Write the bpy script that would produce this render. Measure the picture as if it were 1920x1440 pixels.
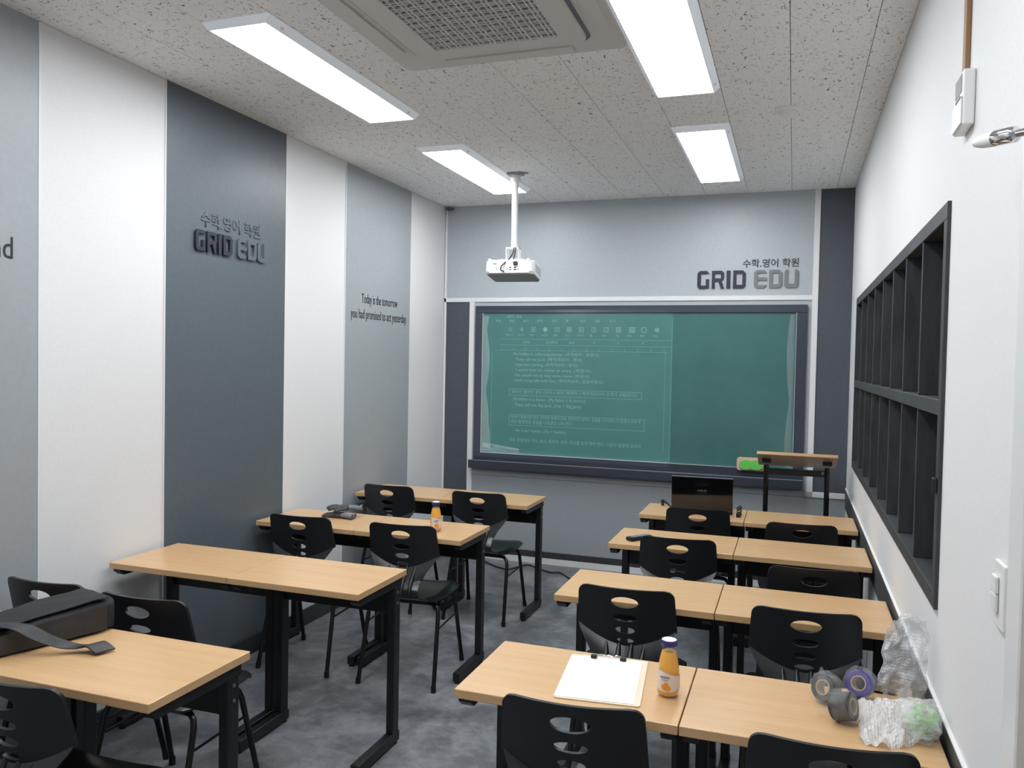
import bpy, bmesh, math, random
from mathutils import Vector, Matrix, noise
random.seed(7)
scn = bpy.context.scene
for o in list(bpy.data.objects): bpy.data.objects.remove(o)
C = scn.collection
PI = math.pi
# ------------------------------------------------------------------ camera
# world: right wall x=0, left wall x=-W, board wall y=0, floor z=0, ceiling z=H (metres)
W, H, YB = 3.121, 2.872, -7.0
CAM = Vector((-0.3731, -6.1246, 1.6146)); YAW, PITCH, ROLL, FPX = 0.33604, -0.02855, 0.01942, 1509.3
fw = Vector((-math.sin(YAW)*math.cos(PITCH), math.cos(YAW)*math.cos(PITCH), math.sin(PITCH)))
rt = Vector((math.cos(YAW), math.sin(YAW), 0)); up = rt.cross(fw)
r2 = rt*math.cos(ROLL)+up*math.sin(ROLL); u2 = up*math.cos(ROLL)-rt*math.sin(ROLL)
cd = bpy.data.cameras.new('camera'); cam = bpy.data.objects.new('camera', cd); C.objects.link(cam)
m = Matrix.Identity(4)
for i in range(3):
    m[i][0] = r2[i]; m[i][1] = u2[i]; m[i][2] = -fw[i]; m[i][3] = CAM[i]
cam.matrix_world = m
cd.sensor_width = 36; cd.lens = FPX/1920*36; cd.clip_start = 0.02
scn.camera = cam
# ------------------------------------------------------------------ world, exposure
wd = bpy.data.worlds.new('world'); scn.world = wd; wd.use_nodes = True
wd.node_tree.nodes['Background'].inputs[0].default_value = (0.8, 0.85, 0.9, 1)
wd.node_tree.nodes['Background'].inputs[1].default_value = 0.15
scn.view_settings.view_transform = 'Standard'; scn.view_settings.look = 'None'
scn.view_settings.gamma = 1; scn.view_settings.use_curve_mapping = False
scn.view_settings.exposure = 1.48
PANEL_POWER = 7.5          # emission of the ceiling panels
# ------------------------------------------------------------------ materials
def lin(c):
    return tuple(((x/255)/12.92 if x/255 <= .04045 else ((x/255+.055)/1.055)**2.4) for x in c)+(1,)
MT = {}
def mat(name, col, rough=.5, metal=0, spec=.5, emit=0, alpha=1, trans=0, coat=0, ior=1.45):
    m = bpy.data.materials.new(name); m.use_nodes = True
    b = m.node_tree.nodes['Principled BSDF']
    b.inputs['Base Color'].default_value = lin(col); b.inputs['Roughness'].default_value = rough
    b.inputs['Metallic'].default_value = metal; b.inputs['Specular IOR Level'].default_value = spec
    b.inputs['Alpha'].default_value = alpha; b.inputs['Transmission Weight'].default_value = trans
    b.inputs['Coat Weight'].default_value = coat; b.inputs['IOR'].default_value = ior
    if emit:
        b.inputs['Emission Color'].default_value = lin(col); b.inputs['Emission Strength'].default_value = emit
    MT[name] = m
    return m
def nodes(m):
    nt = m.node_tree
    return nt.nodes, nt.links, nt.nodes['Principled BSDF']
def ramp(N, stops):
    r = N.new('ShaderNodeValToRGB'); e = r.color_ramp.elements
    while len(e) > len(stops): e.remove(e[-1])
    while len(e) < len(stops): e.new(.5)
    for k, (p, c) in zip(e, stops): k.position = p; k.color = c
    return r
def coords(N, L, scale=(1, 1, 1), kind='Object', rot=(0, 0, 0)):
    t = N.new('ShaderNodeTexCoord'); mp = N.new('ShaderNodeMapping')
    mp.inputs['Scale'].default_value = scale; mp.inputs['Rotation'].default_value = rot
    L.new(t.outputs[kind], mp.inputs['Vector']); return mp
def tex(N, L, mp, scale, detail=3, rough=.55, dist=0):
    n = N.new('ShaderNodeTexNoise'); n.inputs['Scale'].default_value = scale; n.inputs['Detail'].default_value = detail
    n.inputs['Roughness'].default_value = rough; n.inputs['Distortion'].default_value = dist
    L.new(mp.outputs[0], n.inputs['Vector']); return n
def bump(N, L, b, src, strength, dist=.002):
    bp = N.new('ShaderNodeBump'); bp.inputs['Strength'].default_value = strength; bp.inputs['Distance'].default_value = dist
    L.new(src, bp.inputs['Height']); L.new(bp.outputs[0], b.inputs['Normal']); return bp
def noisy(name, c1, c2, scale, rough=.5, stretch=(1, 1, 1), bstr=.0, kind='Object', lo=.35, hi=.65, detail=4, bdist=.002, spec=.5, coat=0):
    m = mat(name, c1, rough, spec=spec, coat=coat); N, L, b = nodes(m)
    mp = coords(N, L, stretch, kind); n = tex(N, L, mp, scale, detail)
    r = ramp(N, [(lo, lin(c1)), (hi, lin(c2))]); L.new(n.outputs['Fac'], r.inputs[0]); L.new(r.outputs[0], b.inputs['Base Color'])
    if bstr: bump(N, L, b, n.outputs['Fac'], bstr, bdist)
    return m
# wall papers and paints
noisy('wallpaper_white', (221, 222, 224), (225, 226, 228), 90, .75, bstr=.10, bdist=.0008)
noisy('panel_dark', (90, 99, 107), (94, 103, 110), 40, .36, bstr=.04)
noisy('panel_grey', (156, 162, 167), (160, 166, 171), 40, .40, bstr=.04)
noisy('panel_light', (174, 182, 189), (178, 186, 192), 40, .42, bstr=.04)
noisy('front_dark', (76, 81, 90), (80, 86, 95), 40, .45, bstr=.04)
mat('trim_white', (228, 229, 230), .35)
mat('trim_grey', (170, 172, 173), .4)
mat('base_dark', (56, 58, 61), .5)
mat('rail_dark', (72, 74, 75), .55)
mat('wall_plain', (206, 206, 205), .7)
# floor: clouded charcoal vinyl
m = mat('floor_vinyl', (70, 72, 78), .34); N, L, b = nodes(m)
mp = coords(N, L); n1 = tex(N, L, mp, 2.6, 8, .62, .6); n2 = tex(N, L, mp, 17, 6, .65, .4)
mx = N.new('ShaderNodeMath'); mx.operation = 'MULTIPLY_ADD'; mx.inputs[1].default_value = .45
L.new(n2.outputs['Fac'], mx.inputs[0]); L.new(n1.outputs['Fac'], mx.inputs[2])
r = ramp(N, [(.48, lin((74, 77, 82))), (.66, lin((99, 102, 107))), (.80, lin((128, 131, 136))), (.95, lin((152, 155, 159)))])
L.new(mx.outputs[0], r.inputs[0]); L.new(r.outputs[0], b.inputs['Base Color'])
rr = N.new('ShaderNodeMapRange'); rr.inputs[3].default_value = .26; rr.inputs[4].default_value = .5
L.new(n2.outputs['Fac'], rr.inputs[0]); L.new(rr.outputs[0], b.inputs['Roughness'])
# beech laminate (grain along the desk width)
m = mat('beech', (203, 157, 107), .32, coat=.15); N, L, b = nodes(m)
ti = N.new('ShaderNodeObjectInfo'); mp = coords(N, L, (1.4, 22, 22)); 
ad = N.new('ShaderNodeVectorMath'); ad.operation = 'ADD'
sc = N.new('ShaderNodeVectorMath'); sc.operation = 'SCALE'; sc.inputs['Scale'].default_value = 37
cb = N.new('ShaderNodeCombineXYZ'); L.new(ti.outputs['Random'], cb.inputs[0]); L.new(ti.outputs['Random'], cb.inputs[1])
L.new(cb.outputs[0], sc.inputs[0]); L.new(mp.outputs[0], ad.inputs[0]); L.new(sc.outputs[0], ad.inputs[1])
n1 = tex(N, L, ad, 1.3, 6, .6, .4); n2 = tex(N, L, ad, 5.5, 3, .6)
mx = N.new('ShaderNodeMath'); mx.operation = 'MULTIPLY_ADD'; mx.inputs[1].default_value = .35
L.new(n2.outputs['Fac'], mx.inputs[0]); L.new(n1.outputs['Fac'], mx.inputs[2])
r = ramp(N, [(.38, lin((196, 156, 113))), (.62, lin((204, 166, 122))), (.88, lin((210, 174, 131)))])
L.new(mx.outputs[0], r.inputs[0]); L.new(r.outputs[0], b.inputs['Base Color'])
mat('beech_edge', (196, 148, 96), .45)
# ceiling board: pale grey with fissures
m = mat('ceiling_board', (196, 194, 191), .9, spec=.2); N, L, b = nodes(m)
tc = N.new('ShaderNodeTexCoord'); oi = N.new('ShaderNodeObjectInfo')
va = N.new('ShaderNodeVectorMath'); va.operation = 'ADD'; L.new(tc.outputs['Object'], va.inputs[0]); L.new(oi.outputs['Location'], va.inputs[1])
def fissure(scale, rotz, thr, seed):
    mp = N.new('ShaderNodeMapping'); mp.inputs['Scale'].default_value = scale; mp.inputs['Rotation'].default_value = (0, 0, rotz)
    mp.inputs['Location'].default_value = (seed, seed*1.7, 0)
    L.new(va.outputs[0], mp.inputs['Vector'])
    n = tex(N, L, mp, 1, 2.5, .5, .9)
    r = ramp(N, [(thr, (1, 1, 1, 1)), (thr+.035, (0, 0, 0, 1))]); r2_ = N.new('ShaderNodeMath'); r2_.operation = 'SUBTRACT'; r2_.inputs[0].default_value = 1
    L.new(n.outputs['Fac'], r.inputs[0]); return r
f1 = fissure((88, 36, 80), .4, .312, 3.1); f2 = fissure((44, 96, 80), -.35, .305, 9.7); f3 = fissure((150, 150, 90), 0, .292, 5.3)
a1 = N.new('ShaderNodeMath'); a1.operation = 'MAXIMUM'; L.new(f1.outputs[0], a1.inputs[0]); L.new(f2.outputs[0], a1.inputs[1])
a2 = N.new('ShaderNodeMath'); a2.operation = 'MAXIMUM'; L.new(a1.outputs[0], a2.inputs[0]); L.new(f3.outputs[0], a2.inputs[1])
mixc = N.new('ShaderNodeMix'); mixc.data_type = 'RGBA'; mixc.inputs[6].default_value = lin((243, 243, 243)); mixc.inputs[7].default_value = lin((126, 125, 124))
L.new(a2.outputs[0], mixc.inputs[0]); L.new(mixc.outputs[2], b.inputs['Base Color'])
inv = N.new('ShaderNodeMath'); inv.operation = 'SUBTRACT'; inv.inputs[0].default_value = 1; L.new(a2.outputs[0], inv.inputs[1])
bump(N, L, b, inv.outputs[0], .5, .002)
mat('ceiling_backing', (70, 69, 67), .9)
# lamps
mat('lamp_panel', (255, 255, 255), .5, emit=PANEL_POWER)
MT['lamp_panel'].node_tree.nodes['Principled BSDF'].inputs['Emission Color'].default_value = (.96, .985, 1, 1)
mat('lamp_frame', (214, 219, 226), .3, emit=.09)
# metal, plastic
noisy('black_steel', (24, 25, 27), (28, 29, 31), 300, .42, bstr=.08, bdist=.0005)
noisy('chair_plastic', (30, 31, 34), (34, 35, 38), 500, .38, bstr=.12, bdist=.0006)
noisy('chair_seat', (30, 31, 34), (34, 35, 38), 500, .26, bstr=.06, bdist=.0005, spec=.6)
mat('tube_black', (22, 22, 23), .25)
mat('white_plastic', (232, 232, 231), .35); mat('ac_plastic', (205, 203, 199), .45)
mat('ac_dark', (112, 114, 120), .6); mat('projector_grey', (150, 150, 150), .5)
mat('black_plastic', (20, 20, 22), .4); mat('black_gloss', (14, 14, 17), .12, coat=.4)
mat('chrome', (225, 225, 228), .12, metal=1); mat('steel_grey', (150, 152, 156), .35, metal=.8)
mat('lcd_grey', (150, 156, 160), .25); mat('brown_duct', (148, 112, 80), .55)
mat('letter_navy', (38, 43, 54), .5); mat('letter_grey', (118, 124, 127), .5); mat('letter_mid', (86, 91, 94), .55)
mat('letter_soft', (98, 107, 115), .55); mat('letter_side', (112, 121, 129), .55); mat('print_black', (40, 42, 46), .6)
mat('board_frame', (62, 68, 80), .38, metal=.2); mat('silver', (214, 216, 218), .25, metal=.6)
noisy('shelf_wood', (52, 55, 59), (66, 69, 73), 7, .55, stretch=(6, 1, 1), bstr=.1)
noisy('door_wood', (196, 178, 158), (206, 190, 170), 3, .5, stretch=(6, 1, .4))
# board: green enamel
noisy('board_green', (66, 110, 107), (71, 116, 112), 3, .22, spec=.5, detail=6)
mat('projected_text', (112, 154, 146), .5); mat('projected_line', (100, 152, 140), .5)  # page light from the projector, painted as pale flat colour
mat('pink', (222, 178, 170), .8); mat('green', (112, 206, 92), .75)
mat('paper', (246, 247, 248), .7); mat('paper_blue', (214, 232, 240), .7); mat('hardboard', (226, 212, 190), .5)
m = mat('clear_film', (245, 248, 250), .08, alpha=.14); N, L, b = nodes(m)
mp = coords(N, L); n = tex(N, L, mp, 22, 4, .6, 1.2); bump(N, L, b, n.outputs['Fac'], .9, .012)
m = mat('clear_bag', (235, 240, 245), .06, alpha=.11); N, L, b = nodes(m)
mp = coords(N, L); n = tex(N, L, mp, 45, 4, .6, 1.0); bump(N, L, b, n.outputs['Fac'], 1.0, .012)
m = mat('bubble_film', (244, 247, 250), .16, alpha=.64); N, L, b = nodes(m)
mp = coords(N, L, (1, 1, 1), 'UV'); v = N.new('ShaderNodeTexVoronoi'); v.inputs['Scale'].default_value = 26; v.inputs['Randomness'].default_value = .25
L.new(mp.outputs[0], v.inputs['Vector']); bump(N, L, b, v.outputs['Distance'], 1.0, .005)
m = mat('bubble_thin', (242, 246, 249), .10, alpha=.34); N, L, b = nodes(m)
mp = coords(N, L); v = N.new('ShaderNodeTexVoronoi'); v.inputs['Scale'].default_value = 120; v.inputs['Randomness'].default_value = .3
L.new(mp.outputs[0], v.inputs['Vector']); bump(N, L, b, v.outputs['Distance'], 1.0, .004)
mat('glass', (250, 252, 252), .03, alpha=.07, spec=.8); mat('juice', (236, 168, 26), .25, spec=.4)
mat('label_paper', (226, 212, 204), .55); mat('label_line', (150, 90, 80), .6); mat('cap_blue', (54, 48, 110), .3); mat('cap_white', (236, 238, 242), .3)
mat('orange_fruit', (232, 150, 40), .6); mat('label_text', (92, 84, 84), .6)
mat('tape_grey', (66, 63, 62), .35); mat('tape_purple', (78, 72, 140), .35); mat('tape_green', (126, 186, 96), .4); mat('tape_core', (182, 164, 140), .7)
noisy('bag_leather', (46, 47, 50), (56, 57, 60), 18, .5, bstr=.2); noisy('bag_cloth', (36, 38, 42), (44, 46, 50), 200, .8, bstr=.4, bdist=.0008)
noisy('glove_knit', (104, 108, 112), (124, 128, 132), 160, .9, bstr=.4, bdist=.001); noisy('glove_coat', (62, 63, 66), (74, 75, 78), 60, .7, bstr=.3)
mat('button_light', (150, 168, 196), .5); mat('blue_film', (90, 96, 130), .3)
# ------------------------------------------------------------------ mesh helpers
def merge(bm, other):
    me = bpy.data.meshes.new('tmp'); other.to_mesh(me); other.free(); bm.from_mesh(me); bpy.data.meshes.remove(me)
def box(bm, x0, x1, y0, y1, z0, z1, bev=0, seg=2):
    t = bmesh.new()
    bmesh.ops.create_cube(t, size=1)
    for v in t.verts:
        v.co = Vector((x0+(v.co.x+.5)*(x1-x0), y0+(v.co.y+.5)*(y1-y0), z0+(v.co.z+.5)*(z1-z0)))
    if bev: bmesh.ops.bevel(t, geom=t.edges[:], offset=bev, segments=seg, profile=.5, affect='EDGES')
    merge(bm, t); return bm
def B(*a, **k): return box(bmesh.new(), *a, **k)
def tube(bm, pts, rad, n=10, caps=True, flat=None):
    """swept tube along pts; rad a number or list; flat=(axis vector, factor) squashes the section"""
    pts = [Vector(p) for p in pts]; k = len(pts)
    rads = rad if isinstance(rad, (list, tuple)) else [rad]*k
    t0 = (pts[1]-pts[0]).normalized()
    ref = Vector((0, 0, 1)) if abs(t0.z) < .9 else Vector((1, 0, 0))
    a = t0.cross(ref).normalized(); rings = []; pt = t0
    for i, p in enumerate(pts):
        if i == 0: t = t0
        elif i == k-1: t = (pts[-1]-pts[-2]).normalized()
        else: t = ((pts[i+1]-p).normalized()+(p-pts[i-1]).normalized()).normalized()
        a = (a-t*a.dot(t)).normalized(); b_ = t.cross(a)
        ring = []
        for j in range(n):
            an = 2*PI*j/n
            d = (a*math.cos(an)+b_*math.sin(an))*rads[i]
            if flat: d = d-flat[0]*d.dot(flat[0])*(1-flat[1])
            ring.append(bm.verts.new(p+d))
        rings.append(ring)
    for i in range(k-1):
        for j in range(n):
            bm.faces.new((rings[i][j], rings[i][(j+1) % n], rings[i+1][(j+1) % n], rings[i+1][j]))
    if caps:
        bm.faces.new(rings[0][::-1]); bm.faces.new(rings[-1])
    return bm
def smooth_path(pts, sub=6):
    """Catmull-Rom through pts"""
    P = [Vector(p) for p in pts]; P = [P[0]*2-P[1]]+P+[P[-1]*2-P[-2]]; out = []
    for i in range(1, len(P)-2):
        for s in range(sub):
            t = s/sub; a, b_, c, d = P[i-1], P[i], P[i+1], P[i+2]
            out.append(.5*((2*b_)+(c-a)*t+(2*a-5*b_+4*c-d)*t*t+(3*b_-a-3*c+d)*t**3))
    out.append(P[-2]); return out
def lathe(bm, prof, n=24, cx=0, cy=0):
    """profile of (radius, z)"""
    rings = []
    for r, z in prof:
        if r < 1e-6: rings.append([bm.verts.new((cx, cy, z))])
        else: rings.append([bm.verts.new((cx+r*math.cos(2*PI*j/n), cy+r*math.sin(2*PI*j/n), z)) for j in range(n)])
    for a, b_ in zip(rings, rings[1:]):
        for j in range(n):
            q = [a[j % len(a)], a[(j+1) % n % len(a)], b_[(j+1) % n % len(b_)], b_[j % len(b_)]]
            u = []
            for v in q:
                if v not in u: u.append(v)
            if len(u) > 2: bm.faces.new(u)
    return bm
def grid(bm, f, nu, nv, uv=False):
    vs = [[bm.verts.new(f(i/nu, j/nv)) for j in range(nv+1)] for i in range(nu+1)]
    fs = []
    for i in range(nu):
        for j in range(nv):
            fs.append((bm.faces.new((vs[i][j], vs[i+1][j], vs[i+1][j+1], vs[i][j+1])), i, j))
    if uv:
        ul = bm.loops.layers.uv.verify()
        for fc, i, j in fs:
            for lp, (di, dj) in zip(fc.loops, ((0, 0), (1, 0), (1, 1), (0, 1))): lp[ul].uv = ((i+di)/nu, (j+dj)/nv)
    return bm
def prism(bm, poly, axis, a, b_):
    """extrude a 2D polygon: axis 'x' -> poly (y,z), 'y' -> (x,z), 'z' -> (x,y)"""
    def P(q, h): return {'x': (h, q[0], q[1]), 'y': (q[0], h, q[1]), 'z': (q[0], q[1], h)}[axis]
    v0 = [bm.verts.new(P(q, a)) for q in poly]; v1 = [bm.verts.new(P(q, b_)) for q in poly]; k = len(poly)
    bm.faces.new(v0); bm.faces.new(v1[::-1])
    for i in range(k): bm.faces.new((v0[i], v1[i], v1[(i+1) % k], v0[(i+1) % k]))
    return bm
def mesh_of(name, bm, smooth=False):
    bmesh.ops.recalc_face_normals(bm, faces=bm.faces[:])
    me = bpy.data.meshes.new(name); bm.to_mesh(me); bm.free()
    if smooth:
        me.polygons.foreach_set('use_smooth', [True]*len(me.polygons)); me.set_sharp_from_angle(angle=math.radians(38))
    return me
def obj(name, bm, material, parent=None, smooth=False, loc=None, rot=None):
    me = bm if isinstance(bm, bpy.types.Mesh) else mesh_of(name, bm, smooth)
    o = bpy.data.objects.new(name, me); C.objects.link(o)
    if material and not me.materials: me.materials.append(MT[material])
    if parent: o.parent = parent
    if loc: o.location = loc
    if rot: o.rotation_euler = rot
    return o
def tag(o, label, cat, group=None):
    o['label'] = label; o['category'] = cat
    if group: o['group'] = group
    return o
def thing(name, label, cat, loc=(0, 0, 0), rz=0, group=None):
    o = bpy.data.objects.new(name, None); C.objects.link(o); o.location = loc; o.rotation_euler = (0, 0, rz)
    o.empty_display_size = .05
    return tag(o, label, cat, group)
def struct(name, bm, material, smooth=False):
    o = obj(name, bm, material, None, smooth); o['kind'] = 'structure'; return o
def copy_tree(o, parent=None):
    c = o.copy(); C.objects.link(c)
    if parent: c.parent = parent
    for ch in list(o.children): copy_tree(ch, c)
    return c
TS = bpy.data.scenes.new('scratch')
def evaluated(o, extra_objs=()):
    """mesh of o with modifiers applied; o is removed"""
    TS.collection.objects.link(o)
    for q in extra_objs: TS.collection.objects.link(q)
    TS.view_layers[0].update(); dg = TS.view_layers[0].depsgraph; me = bpy.data.meshes.new_from_object(o.evaluated_get(dg), depsgraph=dg)
    d = o.data; bpy.data.objects.remove(o)
    return me
def text_mesh(body, extrude=.0005, width=None, height=None, align='LEFT', bold=0):
    cu = bpy.data.curves.new('txt', 'FONT'); cu.body = body; cu.size = 1; cu.align_x = align; cu.extrude = 0; cu.offset = bold; cu.resolution_u = 3
    o = bpy.data.objects.new('txt', cu); me = evaluated(o); bpy.data.curves.remove(cu)
    me.materials.clear()
    if not me.vertices: return me
    xs = [v.co.x for v in me.vertices]; ys = [v.co.y for v in me.vertices]
    sx = width/(max(xs)-min(xs)) if width else None; sy = height/(max(ys)-min(ys)) if height else None
    sx = sx or sy; sy = sy or sx
    x0 = min(xs) if align == 'LEFT' else (min(xs)+max(xs))/2
    for v in me.vertices: v.co = Vector(((v.co.x-x0)*sx, (v.co.y-min(ys))*sy, 0))
    if extrude:
        bm = bmesh.new(); bm.from_mesh(me)
        g = bmesh.ops.extrude_face_region(bm, geom=bm.faces[:])
        for e in g['geom']:
            if isinstance(e, bmesh.types.BMVert): e.co.z += extrude
        bmesh.ops.recalc_face_normals(bm, faces=bm.faces[:])
        bm.to_mesh(me); bm.free()
    return me
def poly_mesh(polys, depth):
    cu = bpy.data.curves.new('pl', 'CURVE'); cu.dimensions = '2D'; cu.fill_mode = 'BOTH'; cu.extrude = depth/2
    for p in polys:
        s = cu.splines.new('POLY'); s.points.add(len(p)-1); s.use_cyclic_u = True
        for q, (x, y) in zip(s.points, p): q.co = (x, y, 0, 1)
    o = bpy.data.objects.new('pl', cu); me = evaluated(o); bpy.data.curves.remove(cu)
    for v in me.vertices: v.co.z += depth/2
    me.materials.clear(); return me
FRONT = Matrix(((1, 0, 0), (0, 0, -1), (0, 1, 0))).to_euler()     # letters on the board wall
LEFT = Matrix(((0, 0, 1), (1, 0, 0), (0, 1, 0))).to_euler()       # letters on the striped wall
# ================================================================== THE ROOM
fl = struct('floor', B(-W-.2, .6, YB-.2, .2, -.1, 0), 'floor_vinyl')
# left wall with its stripe panels
wl = struct('wall_left', B(-W-.15, -W-.008, YB, .15, 0, H+.05), 'wall_plain')
edges = [(YB, -4.73, 'wallpaper_white'), (-4.73, -3.80, 'panel_grey'), (-3.80, -3.145, 'wallpaper_white'), (-3.145, -2.216, 'panel_dark'),
         (-2.216, -1.57, 'wallpaper_white'), (-1.57, -.636, 'panel_grey'), (-.636, 0, 'wallpaper_white')]
for a, b_, mt in edges:
    proud = 0 if mt.startswith('wallpaper') else .004
    obj('wall_panel', B(-W-.008, -W+proud, a+.0015, b_-.0015, 0, H), mt, wl)
    if mt.startswith('panel'):
        for y in (a, b_): obj('edge_bead', B(-W-.006, -W+proud+.002, y-.003, y+.003, 0, H), 'trim_white', wl)
# board wall
wf = struct('wall_front', B(-W-.15, .6, .008, .15, 0, H+.05), 'wall_plain')
def fp(x0, x1, z0, z1, mt, y=0, name='wall_panel'): return obj(name, B(x0, x1, y, .008, z0, z1), mt, wf)
fp(-W, -.235, 2.115, H, 'panel_light')                    # upper field with the lettering
fp(-.225, 0, .715, H, 'front_dark')                       # dark strip at the right corner
fp(-W, -2.88, 0, 2.10, 'front_dark')                      # dark strip at the left corner
fp(-2.85, -.235, .72, 2.10, 'panel_light')                # behind the board
fp(-2.85, 0, .09, .69, 'panel_grey')                      # under the board
def tr(name, *a): o = obj(name, B(*a, bev=.002, seg=1), 'trim_white', None); o['kind'] = 'structure'; return o
tr('trim_1', -W+.004, -.26, -.010, .006, 2.090, 2.124)
tr('trim_2', -2.89, -2.846, -.010, .006, .10, 2.090)
tr('trim_3', -.262, -.222, -.010, .006, .720, H-.001)
tr('trim_4', -.222, -.001, -.010, .006, .682, .722)
tr('trim_5', -W+.004, -W+.022, -.010, .006, .10, H-.001)
o = tr('trim_6', -2.846, -.222, -.010, .006, .682, .722); o.data.materials[0] = MT['trim_grey']
bf = struct('baseboard_front', B(-W+.02, -.001, -.008, .006, .048, .098, bev=.002, seg=1), 'base_dark')
obj('baseboard_foot', B(-W+.02, -.001, -.012, .006, 0, .047), 'trim_white', bf)
struct('baseboard_left', B(-W+.007, -W+.018, YB, -.014, 0, .10, bev=.002, seg=1), 'base_dark')
# right wall, open for the cubby unit and the door
SY0, SY1, SZ0, SZ1 = -3.784, -.60, .985, 2.05
DY0, DY1, DZ = -5.55, -4.60, 2.05
wr = bmesh.new()
for a in ((SY1, .15, 0, H+.05), (SY0, SY1, 0, SZ0), (SY0, SY1, SZ1, H+.05), (DY1, SY0, 0, H+.05), (DY0, DY1, DZ, H+.05), (YB, DY0, 0, H+.05)):
    box(wr, 0, .14, a[0], a[1], a[2], a[3])
bmesh.ops.remove_doubles(wr, verts=wr.verts[:], dist=1e-5)
wrt = struct('wall_right', wr, 'wallpaper_white')
rail = struct('trim_7', B(-.007, .004, DY1+.09, -.012, .628, .762), 'rail_dark')       # rail at desk height
obj('rail_cap', B(-.009, .004, DY1+.09, -.012, .762, .767), 'trim_white', rail)
struct('baseboard_right', B(-.008, .004, DY1+.09, -.014, 0, .10), 'base_dark')
dr = struct('door_1', B(.02, .06, DY0+.03, DY1-.02, .005, DZ-.03, bev=.003, seg=1), 'door_wood')
obj('door_handle', tube(bmesh.new(), [(.02, DY0+.1, 1.0), (-.03, DY0+.1, 1.0), (-.03, DY0+.21, 1.0)], .009), 'steel_grey', dr, True)
fr = bmesh.new()
for a in ((DY1-.02, DY1+.068, 0, DZ+.06), (DY0-.06, DY0+.02, 0, DZ+.06), (DY0+.02, DY1-.02, DZ-.02, DZ+.06)): box(fr, -.014, .1, a[0], a[1], a[2], a[3], .003, 1)
o = obj('trim_8', fr, 'trim_white'); o['kind'] = 'structure'
struct('wall_back', B(-W-.15, .6, YB-.15, YB, 0, H+.05), 'wallpaper_white')
# ceiling boards: 300 x 600 mm in running bond
ce = struct('ceiling', B(-W-.15, .6, YB-.15, .15, H+.010, H+.06), 'ceiling_backing')
LIGHTS = [(-2.37, -2.985), (-2.37, -1.142), (-.872, -2.985), (-.872, -1.155), (-2.37, -4.83), (-.872, -4.83)]  # last two panels unseen, added behind the viewer for their light
AC = (-1.495, -3.445)
xe = [0]+[-.12-.3*k for k in range(11)]; xe = [x for x in xe if x > -W+.02]+[-W]
tile_mesh = {}
for k in range(len(xe)-1):
    xa, xb = xe[k+1], xe[k]
    ph = -2.06 if (k-1) % 2 == 0 else -2.36
    ys = sorted({0.0, YB}|{round(ph+.6*n, 3) for n in range(-10, 8) if YB+.02 < ph+.6*n < -.02})
    for ya, yb in zip(ys, ys[1:]):
        key = (round(xb-xa, 3), round(yb-ya, 3))
        if key not in tile_mesh:
            w, d = key
            tile_mesh[key] = mesh_of('ceiling_tile', B(-w/2+.0012, w/2-.0012, -d/2+.0005, d/2-.0005, 0, .0099, bev=.0012, seg=1))
            tile_mesh[key].materials.append(MT['ceiling_board'])
        obj('ceiling_tile', tile_mesh[key], None, ce, loc=((xa+xb)/2, (ya+yb)/2, H))
# ------------------------------------------------------------------ ceiling lamps
lamp_names = ['long bright ceiling light panel nearest the striped wall, beside the ceiling air unit', 'bright ceiling light panel behind the projector pole',
              'long bright ceiling light panel cut by the top edge of the picture', 'bright ceiling light panel nearest the dark corner strip and wall lettering',
              'unseen ceiling light panel added on the striped wall side behind the viewer', 'unseen ceiling light panel added on the door side behind the viewer']
for (x, y), lb in zip(LIGHTS, lamp_names):
    t = thing('ceiling_light', lb, 'ceiling light', (x, y, H), 0, 'ceiling light panels')
    f = bmesh.new(); hw, hl = .15, .628
    prof = [(hw, hl, -.0005), (hw, hl, -.006), (hw-.022, hl-.012, -.030), (hw-.026, hl-.016, -.030), (hw-.026, hl-.016, -.012)]
    rings = [[f.verts.new((sx*a, sy*b_, z)) for sx, sy in ((-1, -1), (1, -1), (1, 1), (-1, 1))] for a, b_, z in prof]
    for ra, rb in zip(rings, rings[1:]):
        for j in range(4): f.faces.new((ra[j], ra[(j+1) % 4], rb[(j+1) % 4], rb[j]))
    f.faces.new(rings[0])
    obj('frame', f, 'lamp_frame', t)
    obj('diffuser', B(-.1235, .1235, -.6115, .6115, -.029, -.022), 'lamp_panel', t)
    for sy in (-.53, .53):
        for sx in (-1, 1): obj('clip', B(sx*.137-.006, sx*.137+.006, sy-.008, sy+.008, -.024, -.014, bev=.002, seg=1), 'white_plastic', t)
# ------------------------------------------------------------------ cassette air unit
t = thing('air_conditioner', 'square four-way ceiling air conditioner with a perforated intake grille', 'air conditioner', (AC[0], AC[1], H))
def rrect(hx, hy, r, n=6):
    out = []
    for cx, cy, a0 in ((hx-r, hy-r, 0), (-hx+r, hy-r, 90), (-hx+r, -hy+r, 180), (hx-r, -hy+r, 270)):
        for i in range(n+1):
            a = math.radians(a0+90*i/n); out.append((cx+r*math.cos(a), cy+r*math.sin(a)))
    return out
f = bmesh.new(); prism(f, rrect(.475, .475, .03), 'z', -.020, -.0005); obj('cover_panel', f, 'ac_plastic', t)
f = bmesh.new(); prism(f, rrect(.364, .364, .06), 'z', -.0225, -.012); obj('shadow_gap', f, 'ac_dark', t)
pm = poly_mesh([rrect(.348, .348, .05), [(-.252, -.262), (-.252, .262), (.252, .262), (.252, -.262)]], .016)
obj('intake_panel', pm, 'ac_plastic', t, loc=(0, 0, -.034))
obj('intake_backing', B(-.262, .262, -.272, .272, -.0235, -.0217), 'ac_dark', t)
def bars(n0):
    out = []; p = -n0
    while p < n0: out.append(p); out.append(p+.017); p += .047
    return [q for q in out if abs(q) < n0]
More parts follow.
